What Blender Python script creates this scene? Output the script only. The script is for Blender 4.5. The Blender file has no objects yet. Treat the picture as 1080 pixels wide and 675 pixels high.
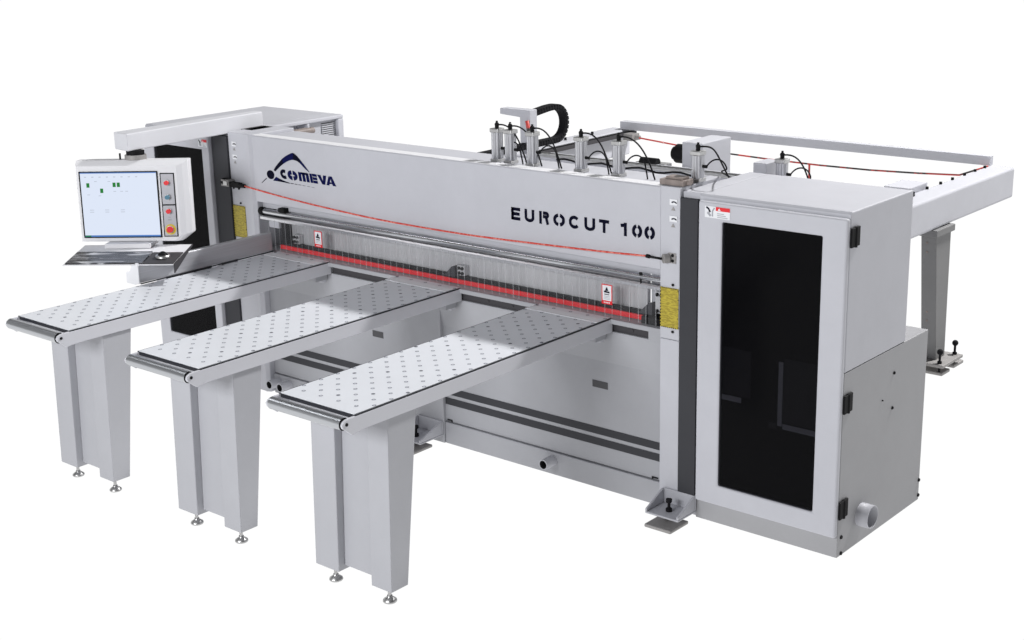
import bpy, bmesh, math, random
from mathutils import Vector, Matrix
random.seed(7)
PI = math.pi
scn = bpy.context.scene
COL = scn.collection

# ------------------------------------------------------------------ materials
def new_mat(name):
    m = bpy.data.materials.new(name); m.use_nodes = True
    nt = m.node_tree; b = nt.nodes['Principled BSDF']
    return m, nt, b

def simple(name, col, rough=.5, metal=0., spec=.5, bump=0., bscale=300., var=0., vscale=3.):
    m, nt, b = new_mat(name)
    b.inputs['Base Color'].default_value = (*col, 1)
    b.inputs['Roughness'].default_value = rough
    b.inputs['Metallic'].default_value = metal
    b.inputs['Specular IOR Level'].default_value = spec
    tc = nt.nodes.new('ShaderNodeTexCoord')
    if var:
        n = nt.nodes.new('ShaderNodeTexNoise'); n.inputs['Scale'].default_value = vscale; n.inputs['Detail'].default_value = 8; n.inputs['Roughness'].default_value = .72
        nt.links.new(tc.outputs['Object'], n.inputs['Vector'])
        r = nt.nodes.new('ShaderNodeMapRange')
        r.inputs['From Min'].default_value = .3; r.inputs['From Max'].default_value = .7
        r.inputs['To Min'].default_value = 1 - var; r.inputs['To Max'].default_value = 1 + var
        nt.links.new(n.outputs['Fac'], r.inputs['Value'])
        mx = nt.nodes.new('ShaderNodeVectorMath'); mx.operation = 'SCALE'
        mx.inputs[0].default_value = col
        nt.links.new(r.outputs['Result'], mx.inputs['Scale'])
        nt.links.new(mx.outputs['Vector'], b.inputs['Base Color'])
    if bump:
        n = nt.nodes.new('ShaderNodeTexNoise'); n.inputs['Scale'].default_value = bscale; n.inputs['Detail'].default_value = 2
        nt.links.new(tc.outputs['Object'], n.inputs['Vector'])
        bp = nt.nodes.new('ShaderNodeBump'); bp.inputs['Strength'].default_value = bump; bp.inputs['Distance'].default_value = .001
        nt.links.new(n.outputs['Fac'], bp.inputs['Height']); nt.links.new(bp.outputs['Normal'], b.inputs['Normal'])
    return m

def brushed(name, col, rough, axis_scale, amp=.12):
    m, nt, b = new_mat(name)
    b.inputs['Metallic'].default_value = 1.
    tc = nt.nodes.new('ShaderNodeTexCoord'); mp = nt.nodes.new('ShaderNodeMapping')
    mp.inputs['Scale'].default_value = axis_scale
    n = nt.nodes.new('ShaderNodeTexNoise'); n.inputs['Scale'].default_value = 1.; n.inputs['Detail'].default_value = 5
    nt.links.new(tc.outputs['Object'], mp.inputs['Vector']); nt.links.new(mp.outputs['Vector'], n.inputs['Vector'])
    r = nt.nodes.new('ShaderNodeMapRange'); r.inputs['To Min'].default_value = max(.03, rough - amp); r.inputs['To Max'].default_value = rough + amp
    nt.links.new(n.outputs['Fac'], r.inputs['Value']); nt.links.new(r.outputs['Result'], b.inputs['Roughness'])
    r2 = nt.nodes.new('ShaderNodeMapRange'); r2.inputs['To Min'].default_value = .82; r2.inputs['To Max'].default_value = 1.15
    nt.links.new(n.outputs['Fac'], r2.inputs['Value'])
    mx = nt.nodes.new('ShaderNodeVectorMath'); mx.operation = 'SCALE'; mx.inputs[0].default_value = col
    nt.links.new(r2.outputs['Result'], mx.inputs['Scale']); nt.links.new(mx.outputs['Vector'], b.inputs['Base Color'])
    return m

def emit(name, col, s=1.):
    m = bpy.data.materials.new(name); m.use_nodes = True; nt = m.node_tree; nt.nodes.clear()
    e = nt.nodes.new('ShaderNodeEmission'); e.inputs['Color'].default_value = (*col, 1); e.inputs['Strength'].default_value = s
    o = nt.nodes.new('ShaderNodeOutputMaterial'); nt.links.new(e.outputs[0], o.inputs['Surface'])
    return m

PAINT = simple('light_grey_paint', (.485, .49, .53), .5, 0, .3, .10, 420, .045, 2.5)
CPAINT = simple('console_paint', (.72, .72, .745), .45, 0, .3, .08, 420, .02, 6)
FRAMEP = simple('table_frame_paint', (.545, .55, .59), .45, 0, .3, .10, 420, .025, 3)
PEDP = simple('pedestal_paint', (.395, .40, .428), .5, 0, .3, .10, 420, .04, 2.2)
BOOMP = simple('boom_paint', (.60, .605, .64), .5, 0, .3, .10, 420, .03, 2.2)
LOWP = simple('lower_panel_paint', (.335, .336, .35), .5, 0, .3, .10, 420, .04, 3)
LEGP = simple('shaded_leg_paint', (.20, .20, .203), .6, 0, .2, .10, 300, .05, 4)  # machine grey darkened: the leg's shade is put into its colour
BASEP = simple('shaded_base_paint', (.355, .36, .385), .5, 0, .3, .10, 420, .05, 2.0)  # machine grey darkened to carry the shade under the tables
PAINT2 = simple('cool_grey_paint', (.455, .46, .495), .5, 0, .3, .10, 420, .03, 2.5)
LAMIN = simple('white_laminate', (.665, .685, .725), .38, 0, .4, .03, 200, .02, 4)
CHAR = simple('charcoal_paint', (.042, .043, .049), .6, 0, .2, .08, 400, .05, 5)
DARK = simple('dark_strip', (.05, .048, .053), .6, 0, .2)
BLACK = simple('black_plastic', (.008, .008, .009), .6, 0, .12)
RUBBER = simple('black_rubber', (.010, .010, .012), .7, 0, .12)
EDGE = simple('black_edge', (.02, .021, .027), .5, 0, .3)
HOLE = simple('nozzle_hole', (.13, .135, .16), .6, 0, .2)
BALL = simple('nozzle_ball', (.5, .52, .58), .4, 0, .4)
STEEL = simple('zinc_steel', (.48, .48, .48), .38, 1, .5, .05, 150, .1, 30)
CHROME = simple('turned_steel', (.50, .515, .54), .31, .95, .5)
ROD = simple('bright_rod', (.56, .57, .60), .22, 1, .5, 0, 1, .05, 6)
ALU = brushed('brushed_aluminium', (.50, .505, .53), .40, (6, 2, 160), .08)
CYLM = simple('cylinder_alloy', (.45, .455, .48), .30, .85, .5, .02, 200, .03, 20)
ALUX = brushed('drawn_aluminium', (.66, .665, .69), .32, (2, 150, 150), .1)
CASTING = simple('cast_bracket', (.30, .29, .285), .55, .3, .4, .15, 90, .1, 20)
BROWN = simple('warm_grey_valve', (.25, .21, .195), .5, 0, .3, .05, 90, .2, 25)
RED = simple('signal_red', (.70, .018, .026), .45, 0, .4, 0, 1, .06, 20)
YEL = simple('button_yellow', (.62, .46, .02), .4)
BLUEB = simple('button_blue', (.06, .18, .26), .35)
NAVY = simple('navy_vinyl', (.003, .0035, .014), .7, 0, .05)
LOGOB = simple('logo_blue', (.004, .006, .055), .7, 0, .05)
WHITE = simple('white_vinyl', (.74, .75, .78), .5)
GREYV = simple('grey_print', (.33, .34, .37), .5)
SLOT = simple('slot_grey', (.065, .065, .07), .7)

# metal plate behind the curtain: streaked vertically
PLATE = brushed('streaked_plate', (.50, .505, .52), .45, (70, 2, 1.5), .1)
PLATE.node_tree.nodes['Principled BSDF'].inputs['Metallic'].default_value = .35

# yellow plates with rows of unreadable small print
def yellow_plate():
    m, nt, b = new_mat('yellow_print')
    tc = nt.nodes.new('ShaderNodeTexCoord'); mp = nt.nodes.new('ShaderNodeMapping'); mp.inputs['Scale'].default_value = (55, 1, 190)
    n = nt.nodes.new('ShaderNodeTexNoise'); n.inputs['Scale'].default_value = 1; n.inputs['Detail'].default_value = 2
    nt.links.new(tc.outputs['Object'], mp.inputs['Vector']); nt.links.new(mp.outputs['Vector'], n.inputs['Vector'])
    cr = nt.nodes.new('ShaderNodeValToRGB')
    cr.color_ramp.elements[0].position = .42; cr.color_ramp.elements[0].color = (.29, .225, .018, 1)
    cr.color_ramp.elements[1].position = .58; cr.color_ramp.elements[1].color = (.46, .37, .035, 1)
    nt.links.new(n.outputs['Fac'], cr.inputs['Fac']); nt.links.new(cr.outputs['Color'], b.inputs['Base Color'])
    b.inputs['Roughness'].default_value = .5
    return m
YPLATE = yellow_plate()
ALU.node_tree.nodes['Principled BSDF'].inputs['Metallic'].default_value = .4

def two_tone(name, c0, c1, scale, lo=.45, hi=.55, rough=.5, vec=(1, 1, 1)):
    m, nt, b = new_mat(name)
    tc = nt.nodes.new('ShaderNodeTexCoord'); mp = nt.nodes.new('ShaderNodeMapping'); mp.inputs['Scale'].default_value = vec
    n = nt.nodes.new('ShaderNodeTexNoise'); n.inputs['Scale'].default_value = scale; n.inputs['Detail'].default_value = 2
    nt.links.new(tc.outputs['Object'], mp.inputs['Vector']); nt.links.new(mp.outputs['Vector'], n.inputs['Vector'])
    cr = nt.nodes.new('ShaderNodeValToRGB')
    cr.color_ramp.elements[0].position = lo; cr.color_ramp.elements[0].color = (*c0, 1)
    cr.color_ramp.elements[1].position = hi; cr.color_ramp.elements[1].color = (*c1, 1)
    nt.links.new(n.outputs['Fac'], cr.inputs['Fac']); nt.links.new(cr.outputs['Color'], b.inputs['Base Color'])
    b.inputs['Roughness'].default_value = rough
    return m
CORD = two_tone('red_cord', (.60, .035, .02), (.75, .22, .17), 70, .45, .65)
CABLE = two_tone('red_black_cable', (.035, .03, .03), (.55, .06, .05), 9, .47, .52)

def film():
    m, nt, b = new_mat('crinkled_film_over_keys')
    tc = nt.nodes.new('ShaderNodeTexCoord'); mp = nt.nodes.new('ShaderNodeMapping'); mp.inputs['Scale'].default_value = (5, 30, 6)
    mp.inputs['Rotation'].default_value = (0, 0, .25)
    n = nt.nodes.new('ShaderNodeTexNoise'); n.inputs['Scale'].default_value = 1; n.inputs['Detail'].default_value = 5; n.inputs['Distortion'].default_value = 1.2
    nt.links.new(tc.outputs['Object'], mp.inputs['Vector']); nt.links.new(mp.outputs['Vector'], n.inputs['Vector'])
    cr = nt.nodes.new('ShaderNodeValToRGB')
    e = cr.color_ramp.elements
    e[0].position = .42; e[0].color = (.008, .008, .010, 1); e[1].position = .72; e[1].color = (.60, .61, .64, 1)  # pale glints of the crinkled film are painted into the base colour
    x = e.new(.58); x.color = (.04, .04, .05, 1)
    nt.links.new(n.outputs['Fac'], cr.inputs['Fac']); nt.links.new(cr.outputs['Color'], b.inputs['Base Color'])
    b.inputs['Roughness'].default_value = .22
    bp = nt.nodes.new('ShaderNodeBump'); bp.inputs['Strength'].default_value = .5; bp.inputs['Distance'].default_value = .01
    nt.links.new(n.outputs['Fac'], bp.inputs['Height']); nt.links.new(bp.outputs['Normal'], b.inputs['Normal'])
    return m
FILM = film()

def mix_transparent(name, tcol, fac, bcol, rough, spec):
    m, nt, b = new_mat(name)
    b.inputs['Base Color'].default_value = (*bcol, 1); b.inputs['Roughness'].default_value = rough
    b.inputs['Specular IOR Level'].default_value = spec
    t = nt.nodes.new('ShaderNodeBsdfTransparent'); t.inputs['Color'].default_value = (*tcol, 1)
    mx = nt.nodes.new('ShaderNodeMixShader'); mx.inputs['Fac'].default_value = fac
    nt.links.new(t.outputs[0], mx.inputs[1]); nt.links.new(b.outputs[0], mx.inputs[2])
    nt.links.new(mx.outputs[0], nt.nodes['Material Output'].inputs['Surface'])
    return m
SMOKED = mix_transparent('smoked_acrylic', (.60, .60, .63), .36, (.006, .006, .007), .12, .10)
CURT = mix_transparent('clear_pvc', (.975, .975, .98), .055, (.62, .63, .66), .3, .25)
CURTE = mix_transparent('pvc_cut_edge', (.9, .9, .92), .30, (.70, .71, .74), .3, .2)

SCR = emit('screen_glow', (.76, .83, .97), .97)
SCRBLUE = emit('screen_blue', (.11, .25, .62), .9)
SCRGREEN = emit('screen_green', (.03, .23, .05), .9)
SCRGREY = emit('screen_grey', (.55, .60, .70), .95)

# ------------------------------------------------------------------ mesh builder
class MB:
    def __init__(s, mats):
        s.v = []; s.f = []; s.mi = []; s.sm = []
        s.mats = mats if isinstance(mats, (list, tuple)) else [mats]
    def face(s, idx, m=0, sm=False): s.f.append(tuple(idx)); s.mi.append(m); s.sm.append(sm)
    def add(s, pts): b = len(s.v); s.v += [tuple(p) for p in pts]; return b
    def box(s, x0, x1, y0, y1, z0, z1, m=0):
        b = s.add([(x0, y0, z0), (x1, y0, z0), (x1, y1, z0), (x0, y1, z0), (x0, y0, z1), (x1, y0, z1), (x1, y1, z1), (x0, y1, z1)])
        for q in ((0, 3, 2, 1), (4, 5, 6, 7), (0, 1, 5, 4), (1, 2, 6, 5), (2, 3, 7, 6), (3, 0, 4, 7)):
            s.face([b + i for i in q], m)
    def loft(s, A, B, m=0, capA=True, capB=True):
        n = len(A); a = s.add(A); b = s.add(B)
        for i in range(n):
            j = (i + 1) % n; s.face((a + i, a + j, b + j, b + i), m)
        if capA: s.face([a + i for i in range(n)][::-1], m)
        if capB: s.face([b + i for i in range(n)], m)
    def prism(s, poly, axis, a0, a1, m=0):
        def P(u, v, a): return {'x': (a, u, v), 'y': (u, a, v), 'z': (u, v, a)}[axis]
        s.loft([P(u, v, a0) for u, v in poly], [P(u, v, a1) for u, v in poly], m)
    def cyl(s, p0, p1, r, n=20, m=0, r1=None, caps=True, mc=None):
        p0 = Vector(p0); p1 = Vector(p1); d = (p1 - p0).normalized(); r1 = r if r1 is None else r1
        a = d.orthogonal().normalized(); c = d.cross(a)
        ring = lambda p, rr: [p + (a * math.cos(2 * PI * i / n) + c * math.sin(2 * PI * i / n)) * rr for i in range(n)]
        A = s.add(ring(p0, r)); B = s.add(ring(p1, r1))
        for i in range(n):
            j = (i + 1) % n; s.face((A + i, A + j, B + j, B + i), m, True)
        if caps:
            mc = m if mc is None else mc
            A = s.add(ring(p0, r)); B = s.add(ring(p1, r1))
            s.face([A + i for i in range(n)][::-1], mc); s.face([B + i for i in range(n)], mc)
    def pipe(s, p0, p1, ro, ri, n=28, m=0, mi=None):     # hollow tube
        mi = m if mi is None else mi
        p0 = Vector(p0); p1 = Vector(p1); d = (p1 - p0).normalized(); a = d.orthogonal().normalized(); c = d.cross(a)
        ring = lambda p, rr: s.add([p + (a * math.cos(2 * PI * i / n) + c * math.sin(2 * PI * i / n)) * rr for i in range(n)])
        A = ring(p0, ro); B = ring(p1, ro); C = ring(p1, ri); D = ring(p0, ri)
        for i in range(n):
            j = (i + 1) % n
            s.face((A + i, A + j, B + j, B + i), m, True); s.face((B + i, B + j, C + j, C + i), m); s.face((C + i, C + j, D + j, D + i), mi, True)
    def tube(s, pts, r, n=8, m=0):
        pts = [Vector(p) for p in pts]; rings = []
        up = None
        for i, p in enumerate(pts):
            t = (pts[min(i + 1, len(pts) - 1)] - pts[max(i - 1, 0)]).normalized()
            up = t.orthogonal().normalized() if up is None else (up - t * up.dot(t)).normalized()
            c = t.cross(up)
            rings.append(s.add([p + (up * math.cos(2 * PI * k / n) + c * math.sin(2 * PI * k / n)) * r for k in range(n)]))
        for A, B in zip(rings, rings[1:]):
            for k in range(n):
                j = (k + 1) % n; s.face((A + k, A + j, B + j, B + k), m, True)
        s.face([rings[0] + k for k in range(n)][::-1], m); s.face([rings[-1] + k for k in range(n)], m)
    def lathe(s, prof, c, n=24, m=0):                    # (radius, z) about a vertical axis at c
        rings = [s.add([(c[0] + r * math.cos(2 * PI * i / n), c[1] + r * math.sin(2 * PI * i / n), z) for i in range(n)]) for r, z in prof]
        for A, B in zip(rings, rings[1:]):
            for i in range(n):
                j = (i + 1) % n; s.face((A + i, A + j, B + j, B + i), m, True)
        s.face([rings[0] + k for k in range(n)][::-1], m); s.face([rings[-1] + k for k in range(n)], m)
    def sphere(s, c, r, m=0, n=14, k=8):
        s.lathe([(max(1e-4, r * math.sin(PI * i / k)), c[2] - r * math.cos(PI * i / k)) for i in range(k + 1)], c, n, m)
    def slab(s, poly, y, t=.0016, m=0):                  # flat vinyl piece on a plane facing -y
        s.prism(poly, 'y', y - t, y, m)
    def build(s, name, parent=None, bevel=0., seg=2, label=None):
        o = ORG.get(parent.name, Vector((0, 0, 0))) if parent else Vector((0, 0, 0))
        me = bpy.data.meshes.new(name)
        me.from_pydata([Vector(p) - o for p in s.v], [], s.f)
        for m in s.mats: me.materials.append(m)
        me.polygons.foreach_set('material_index', s.mi); me.polygons.foreach_set('use_smooth', s.sm)
        bm = bmesh.new(); bm.from_mesh(me); bmesh.ops.recalc_face_normals(bm, faces=bm.faces); bm.to_mesh(me); bm.free()
        ob = bpy.data.objects.new(name, me); COL.objects.link(ob)
        if parent: ob.parent = parent; ORG[ob.name] = o
        if bevel:
            b = ob.modifiers.new('edge_bevel', 'BEVEL'); b.width = bevel; b.segments = seg; b.limit_method = 'ANGLE'; b.angle_limit = math.radians(40)
        if label: ob['label'] = label
        return ob
ORG = {}

def thing(name, label, cat, loc, rot=None, group=None, local=False):
    o = bpy.data.objects.new(name, None); COL.objects.link(o); o.location = loc
    o.empty_display_size = .1
    if rot: o.rotation_euler = rot
    o['label'] = label; o['category'] = cat
    if group: o['group'] = group
    ORG[o.name] = Vector((0, 0, 0)) if local else Vector(loc)
    return o

def dup(root, loc, label):
    r = root.copy(); COL.objects.link(r); r.location = loc; r['label'] = label
    for ch in list(root.children):
        c = ch.copy(); COL.objects.link(c); c.parent = r
        for g in list(ch.children):
            d = g.copy(); COL.objects.link(d); d.parent = c
    return r

def arc(cx, cy, rx, ry, a0, a1, n=12):
    return [(cx + rx * math.cos(math.radians(a0 + (a1 - a0) * i / n)), cy + ry * math.sin(math.radians(a0 + (a1 - a0) * i / n))) for i in range(n + 1)]
def band(path, w):                                       # polygon along a 2-D stroke
    L, R = [], []
    for i, p in enumerate(path):
        a = path[max(i - 1, 0)]; b = path[min(i + 1, len(path) - 1)]
        dx, dy = b[0] - a[0], b[1] - a[1]; l = math.hypot(dx, dy) or 1
        nx, ny = -dy / l * w / 2, dx / l * w / 2
        L.append((p[0] + nx, p[1] + ny)); R.append((p[0] - nx, p[1] - ny))
    return [(L[i], L[i + 1], R[i + 1], R[i]) for i in range(len(path) - 1)]

# ------------------------------------------------------------------ the setting
g = MB([emit('glowing_white', (1., 1., 1.), 1.02)])  # ground and backdrop glow white by themselves, so no shadows show
b0 = g.add([(-60, -60, 0), (60, -60, 0), (60, 60, 0), (-60, 60, 0)]); g.face((b0, b0 + 1, b0 + 2, b0 + 3))
gr = g.build('ground'); gr['kind'] = 'structure'
bd = MB([g.mats[0]]); prev = None                         # the same glowing white rises behind the machine
for i in range(41):
    a = math.radians(205 - 185 * i / 40); cx_, cy_ = 1.5 + 21 * math.cos(a), 1.0 + 21 * math.sin(a); dx, dy = math.cos(a), math.sin(a)
    col = [(cx_ + dx * o, cy_ + dy * o, z) for o, z in ((-3, .004), (-1.6, .3), (-.7, .9), (-.2, 1.8), (0, 3), (0, 8))]
    b_ = bd.add(col)
    if prev is not None:
        for k in range(5): bd.face((prev + k, b_ + k, b_ + k + 1, prev + k + 1), 0, True)
    prev = b_
bo = bd.build('backdrop'); bo['kind'] = 'structure'

# ================================================================== PANEL SAW
SAW = thing('panel_saw', 'long light grey panel saw with tall cabinets at both ends and a printed beam', 'panel saw', (1.5, .3, 0))
XB = 2.985                                               # the beam runs from x=0 to XB
# ---- base frame between the columns
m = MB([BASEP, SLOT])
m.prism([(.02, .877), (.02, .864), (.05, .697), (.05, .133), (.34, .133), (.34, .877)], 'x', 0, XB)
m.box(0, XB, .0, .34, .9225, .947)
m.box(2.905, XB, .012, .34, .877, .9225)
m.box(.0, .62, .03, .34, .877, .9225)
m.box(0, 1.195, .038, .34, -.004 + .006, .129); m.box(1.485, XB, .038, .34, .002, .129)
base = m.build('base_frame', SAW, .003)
m = MB(BASEP)                                           # middle column of the base
m.prism([(.030, .002), (.030, .80), (.040, .845), (.2, .845), (.2, .002)], 'x', 1.197, 1.483)
m.build('middle_post', base, .003)
m = MB(DARK); m.box(.622, 2.90, .03, .30, .879, .921); m.cyl((1.1, .0295, .9), (1.1, .026, .9), .006, 10); m.cyl((1.85, .0295, .9), (1.85, .026, .9), .006, 10)
m.cyl((2.02, .0295, .9), (2.02, .026, .9), .006, 10); m.cyl((2.8, .0295, .9), (2.8, .026, .9), .006, 10)
m.build('dark_rail', SAW)
for z0, z1 in ((.296, .337), (.235, .276)):
    m = MB(CHAR)
    m.box(.0, 1.195, .0482, .054, z0, z1); m.box(1.485, XB - .004, .0482, .054, z0, z1); m.build('stripe', base)
for x0, x1, z0, z1 in ((2.532, 2.629, .551, .588), (.916, 1.004, .535, .572)):
    m = MB(SLOT); m.box(x0, x1, .0482, .054, z0, z1); m.build('slot_plate', base)
for xa in (1.495, 2.905):                                # notches at the ends of the lower cover
    m = MB(BLACK); m.prism([(xa, .139), (xa + .030, .139), (xa + .030, .1345), (xa + .038, .1345), (xa + .038, .147), (xa, .147)] if xa < 2 else [(xa, .1345), (xa + .008, .1345), (xa + .008, .139), (xa + .038, .139), (xa + .038, .147), (xa, .147)], 'y', .0465, .052); m.build('cover_notch', base)
for x in (.048, .147, 2.269):
    m = MB([PAINT2, BLACK]); m.pipe((x, .04, .083), (x, -.045, .083), .029, .023, 24, 0, 1); m.box(x - .02, x + .02, .035, .0395, .065, .1, 1)
    m.build('drain_pipe', SAW)
# ---- foot brackets on their plates
for x0 in (3.012, 1.285):
    m = MB(PAINT2); x1 = x0 + .195; yb = -.004 if x0 > 2 else .03
    m.box(x0, x1, -.165, yb, .048, .058); m.box(x0, x1, yb - .012, yb - .001, .058, .135)
    for xa in (x0, x1 - .012): m.prism([(-.165, .0585), (-.165, .072), (yb - .02, .135), (yb - .0125, .135), (yb - .0125, .0585)], 'x', xa, xa + .012)
    fb = m.build('foot_bracket', SAW, .004)
    m = MB(CASTING); m.box(x0 + .03, x0 + .185, -.215, -.055, .0, .018)
    m.build('foot_plate', fb, .006)
    m = MB(RUBBER); c = (x0 + .095, -.095)
    m.cyl((*c, .0185), (*c, .03), .022, 6); m.cyl((*c, .03), (*c, .118), .0075, 10)
    m.cyl((*c, .0585), (*c, .075), .0165, 6); m.cyl((*c, .106), (*c, .124), .0155, 6)
    m.build('levelling_bolt', fb)
# ---- beam
m = MB(PAINT)
m.prism([(0, 1.245), (0, 1.643), (.004, 1.649), (.072, 1.649), (.075, 1.645), (.075, 1.632), (.34, 1.632), (.34, 1.245)], 'x', .002, XB - .002)
beam = m.build('beam', SAW, .002)
m = MB(CPAINT); m.box(.004, XB - .004, .004, .072, 1.6492, 1.6515); m.build('lip_strip', beam)  # thin paler strip along the beam's front top edge
# lettering : stencil capitals cut from flat strokes
def letter(mb, ch, x0, x1, z, h, w):
    W = x1 - x0; i = w / 2
    st = []
    if ch == 'E': st = [[(x0 + i, z), (x0 + i, z + h)], [(x0, z + i), (x1, z + i)], [(x0, z + h / 2), (x1 - w * .25, z + h / 2)], [(x0, z + h - i), (x1, z + h - i)]]
    if ch == 'U': st = [[(x0 + i, z + h)] + arc((x0 + x1) / 2, z + h * .36, W / 2 - i, h * .36 - i, 180, 262), arc((x0 + x1) / 2, z + h * .36, W / 2 - i, h * .36 - i, 278, 360) + [(x1 - i, z + h)]]
    if ch == 'U': st = [[(x0 + i, z + h)] + arc((x0 + x1) / 2, z + h * .36, W / 2 - i, h * .36 - i, 180, 360, 18) + [(x1 - i, z + h)]]
    if ch == 'R': st = [[(x0 + i, z), (x0 + i, z + h)], [(x0 + w * 1.5, z + h - i), (x1 - h * .26, z + h - i)] + arc(x1 - h * .27, z + h * .735, h * .27 - i, h * .265 - i, 90, -90) + [(x0 + w * 1.5, z + h * .47 + i)], [(x1 - h * .28, z + h * .5), (x1 - i, z)]]
    if ch in 'O0': st = [arc((x0 + x1) / 2, z + h / 2, W / 2 - i, h / 2 - i, 102, 258, 18), arc((x0 + x1) / 2, z + h / 2, W / 2 - i, h / 2 - i, -78, 78, 18)]
    if ch == 'C': st = [arc((x0 + x1) / 2, z + h / 2, W / 2 - i, h / 2 - i, 42, 318, 26)]
    if ch == 'T': st = [[(x0, z + h - i), (x1, z + h - i)], [((x0 + x1) / 2, z), ((x0 + x1) / 2, z + h - w)]]
    if ch == '1': st = [[(x1 - i, z), (x1 - i, z + h)], [(x0, z + h * .76), (x1 - w, z + h * .80)]]
    for s in st:
        for q in band(s, w): mb.slab(q, -.0004, .0012)
m = MB(NAVY)
for ch, (xa, xb) in zip('EUROCUT100', ((2.052, 2.112), (2.142, 2.206), (2.239, 2.303), (2.330, 2.405), (2.430, 2.500), (2.528, 2.594), (2.619, 2.680), (2.750, 2.786), (2.817, 2.877), (2.890, 2.951))):
    letter(m, ch, xa, xb, 1.378 + (xa - 2.05) * .006, .066, .0165 if ch not in '0O' else .0175)
m.build('lettering', beam)
# logo : a roof shape, a dot, a tail and the stencil word
m = MB([NAVY, LOGOB])
Z0 = -.0005
def sl(p, k=0): m.slab(p, Z0, .0012, k)
U = [(.187, 1.455), (.205, 1.475), (.235, 1.502), (.270, 1.530), (.300, 1.548), (.330, 1.562), (.352, 1.571), (.372, 1.575)]
D = [(.202, 1.449), (.222, 1.464), (.250, 1.484), (.280, 1.502), (.305, 1.515), (.328, 1.524), (.350, 1.531), (.370, 1.534)]
for i in range(7): sl([U[i], U[i + 1], D[i + 1], D[i]], 1 if 3 <= i else 0)
U = [(.372, 1.575), (.392, 1.568), (.412, 1.556), (.436, 1.537), (.462, 1.515), (.486, 1.494), (.508, 1.474)]
D = [(.370, 1.534), (.390, 1.532), (.408, 1.529), (.428, 1.519), (.452, 1.503), (.478, 1.486), (.506, 1.473)]
for i in range(6): sl([U[i], U[i + 1], D[i + 1], D[i]], 1 if i >= 3 else 0)
sl(arc(.156, 1.4245, .034, .027, 0, 345, 23))
sl([(.066, 1.366), (.072, 1.366), (.119, 1.398), (.115, 1.401)])
U = [(.205, 1.417), (.228, 1.4105), (.255, 1.4035), (.290, 1.397), (.325, 1.3925)]
D = [(.176, 1.391), (.215, 1.391), (.250, 1.3905), (.288, 1.3895), (.325, 1.3875)]
for i in range(4): sl([U[i], U[i + 1], D[i + 1], D[i]], 1 if i < 1 else 0)
for a, b2, t in ((.335, .362, .0040), (.372, .396, .0032), (.405, .430, .0026), (.442, .466, .0020), (.480, .505, .0016), (.520, .545, .0012)):
    z = 1.3905 - (a - .335) * .022; sl([(a, z + t / 2), (b2, z + t / 2 - .0006), (b2 - .004, z - t / 2), (a - .004, z - t / 2)])
zb, hh = 1.4125, .054                                    # the word, slightly slanted
def sk(p): return [(x - (z - zb) * .18 + .004, z) for x, z in p]
def st(path, w, k=0):
    for q in band(path, w): sl(sk(list(q)), k)
st(arc(.281, zb + hh / 2, .024, hh / 2 - .0085, 55, 305, 18), .020)
st(arc(.3545, zb + hh / 2, .030, hh / 2 - .0095, 97, 263, 16), .024, 1); st(arc(.358, zb + hh / 2, .030, hh / 2 - .0095, -83, 83, 16), .024, 1)
for xa in (.411, .444, .477): sl(sk([(xa, zb), (xa + .024, zb), (xa + .024, zb + hh - .002), (xa, zb + hh)]), 1)
sl(sk([(.434, zb + hh - .013), (.498, zb + hh - .013), (.489, zb + hh), (.434, zb + hh)]), 1)
sl(sk([(.510, zb), (.531, zb), (.531, zb + hh), (.510, zb + hh)]), 1)
for z in (zb, zb + .0195, zb + .039): sl(sk([(.534, z), (.572, z), (.572, z + .0155), (.534, z + .0155)]), 1)
sl(sk([(.578, zb + hh), (.606, zb + hh), (.622, zb + .012), (.610, zb)]), 1); sl(sk([(.629, zb + hh), (.655, zb + hh), (.634, zb), (.613, zb)]), 1)
sl(sk([(.645, zb), (.670, zb), (.687, zb + .040), (.676, zb + hh)]), 1); sl(sk([(.681, zb + hh), (.702, zb + hh), (.727, zb), (.700, zb)]), 1)
sl(sk([(.675, zb + .010), (.694, zb + .010), (.692, zb + .019), (.679, zb + .019)]), 1)
m.build('logo', beam)

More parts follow.
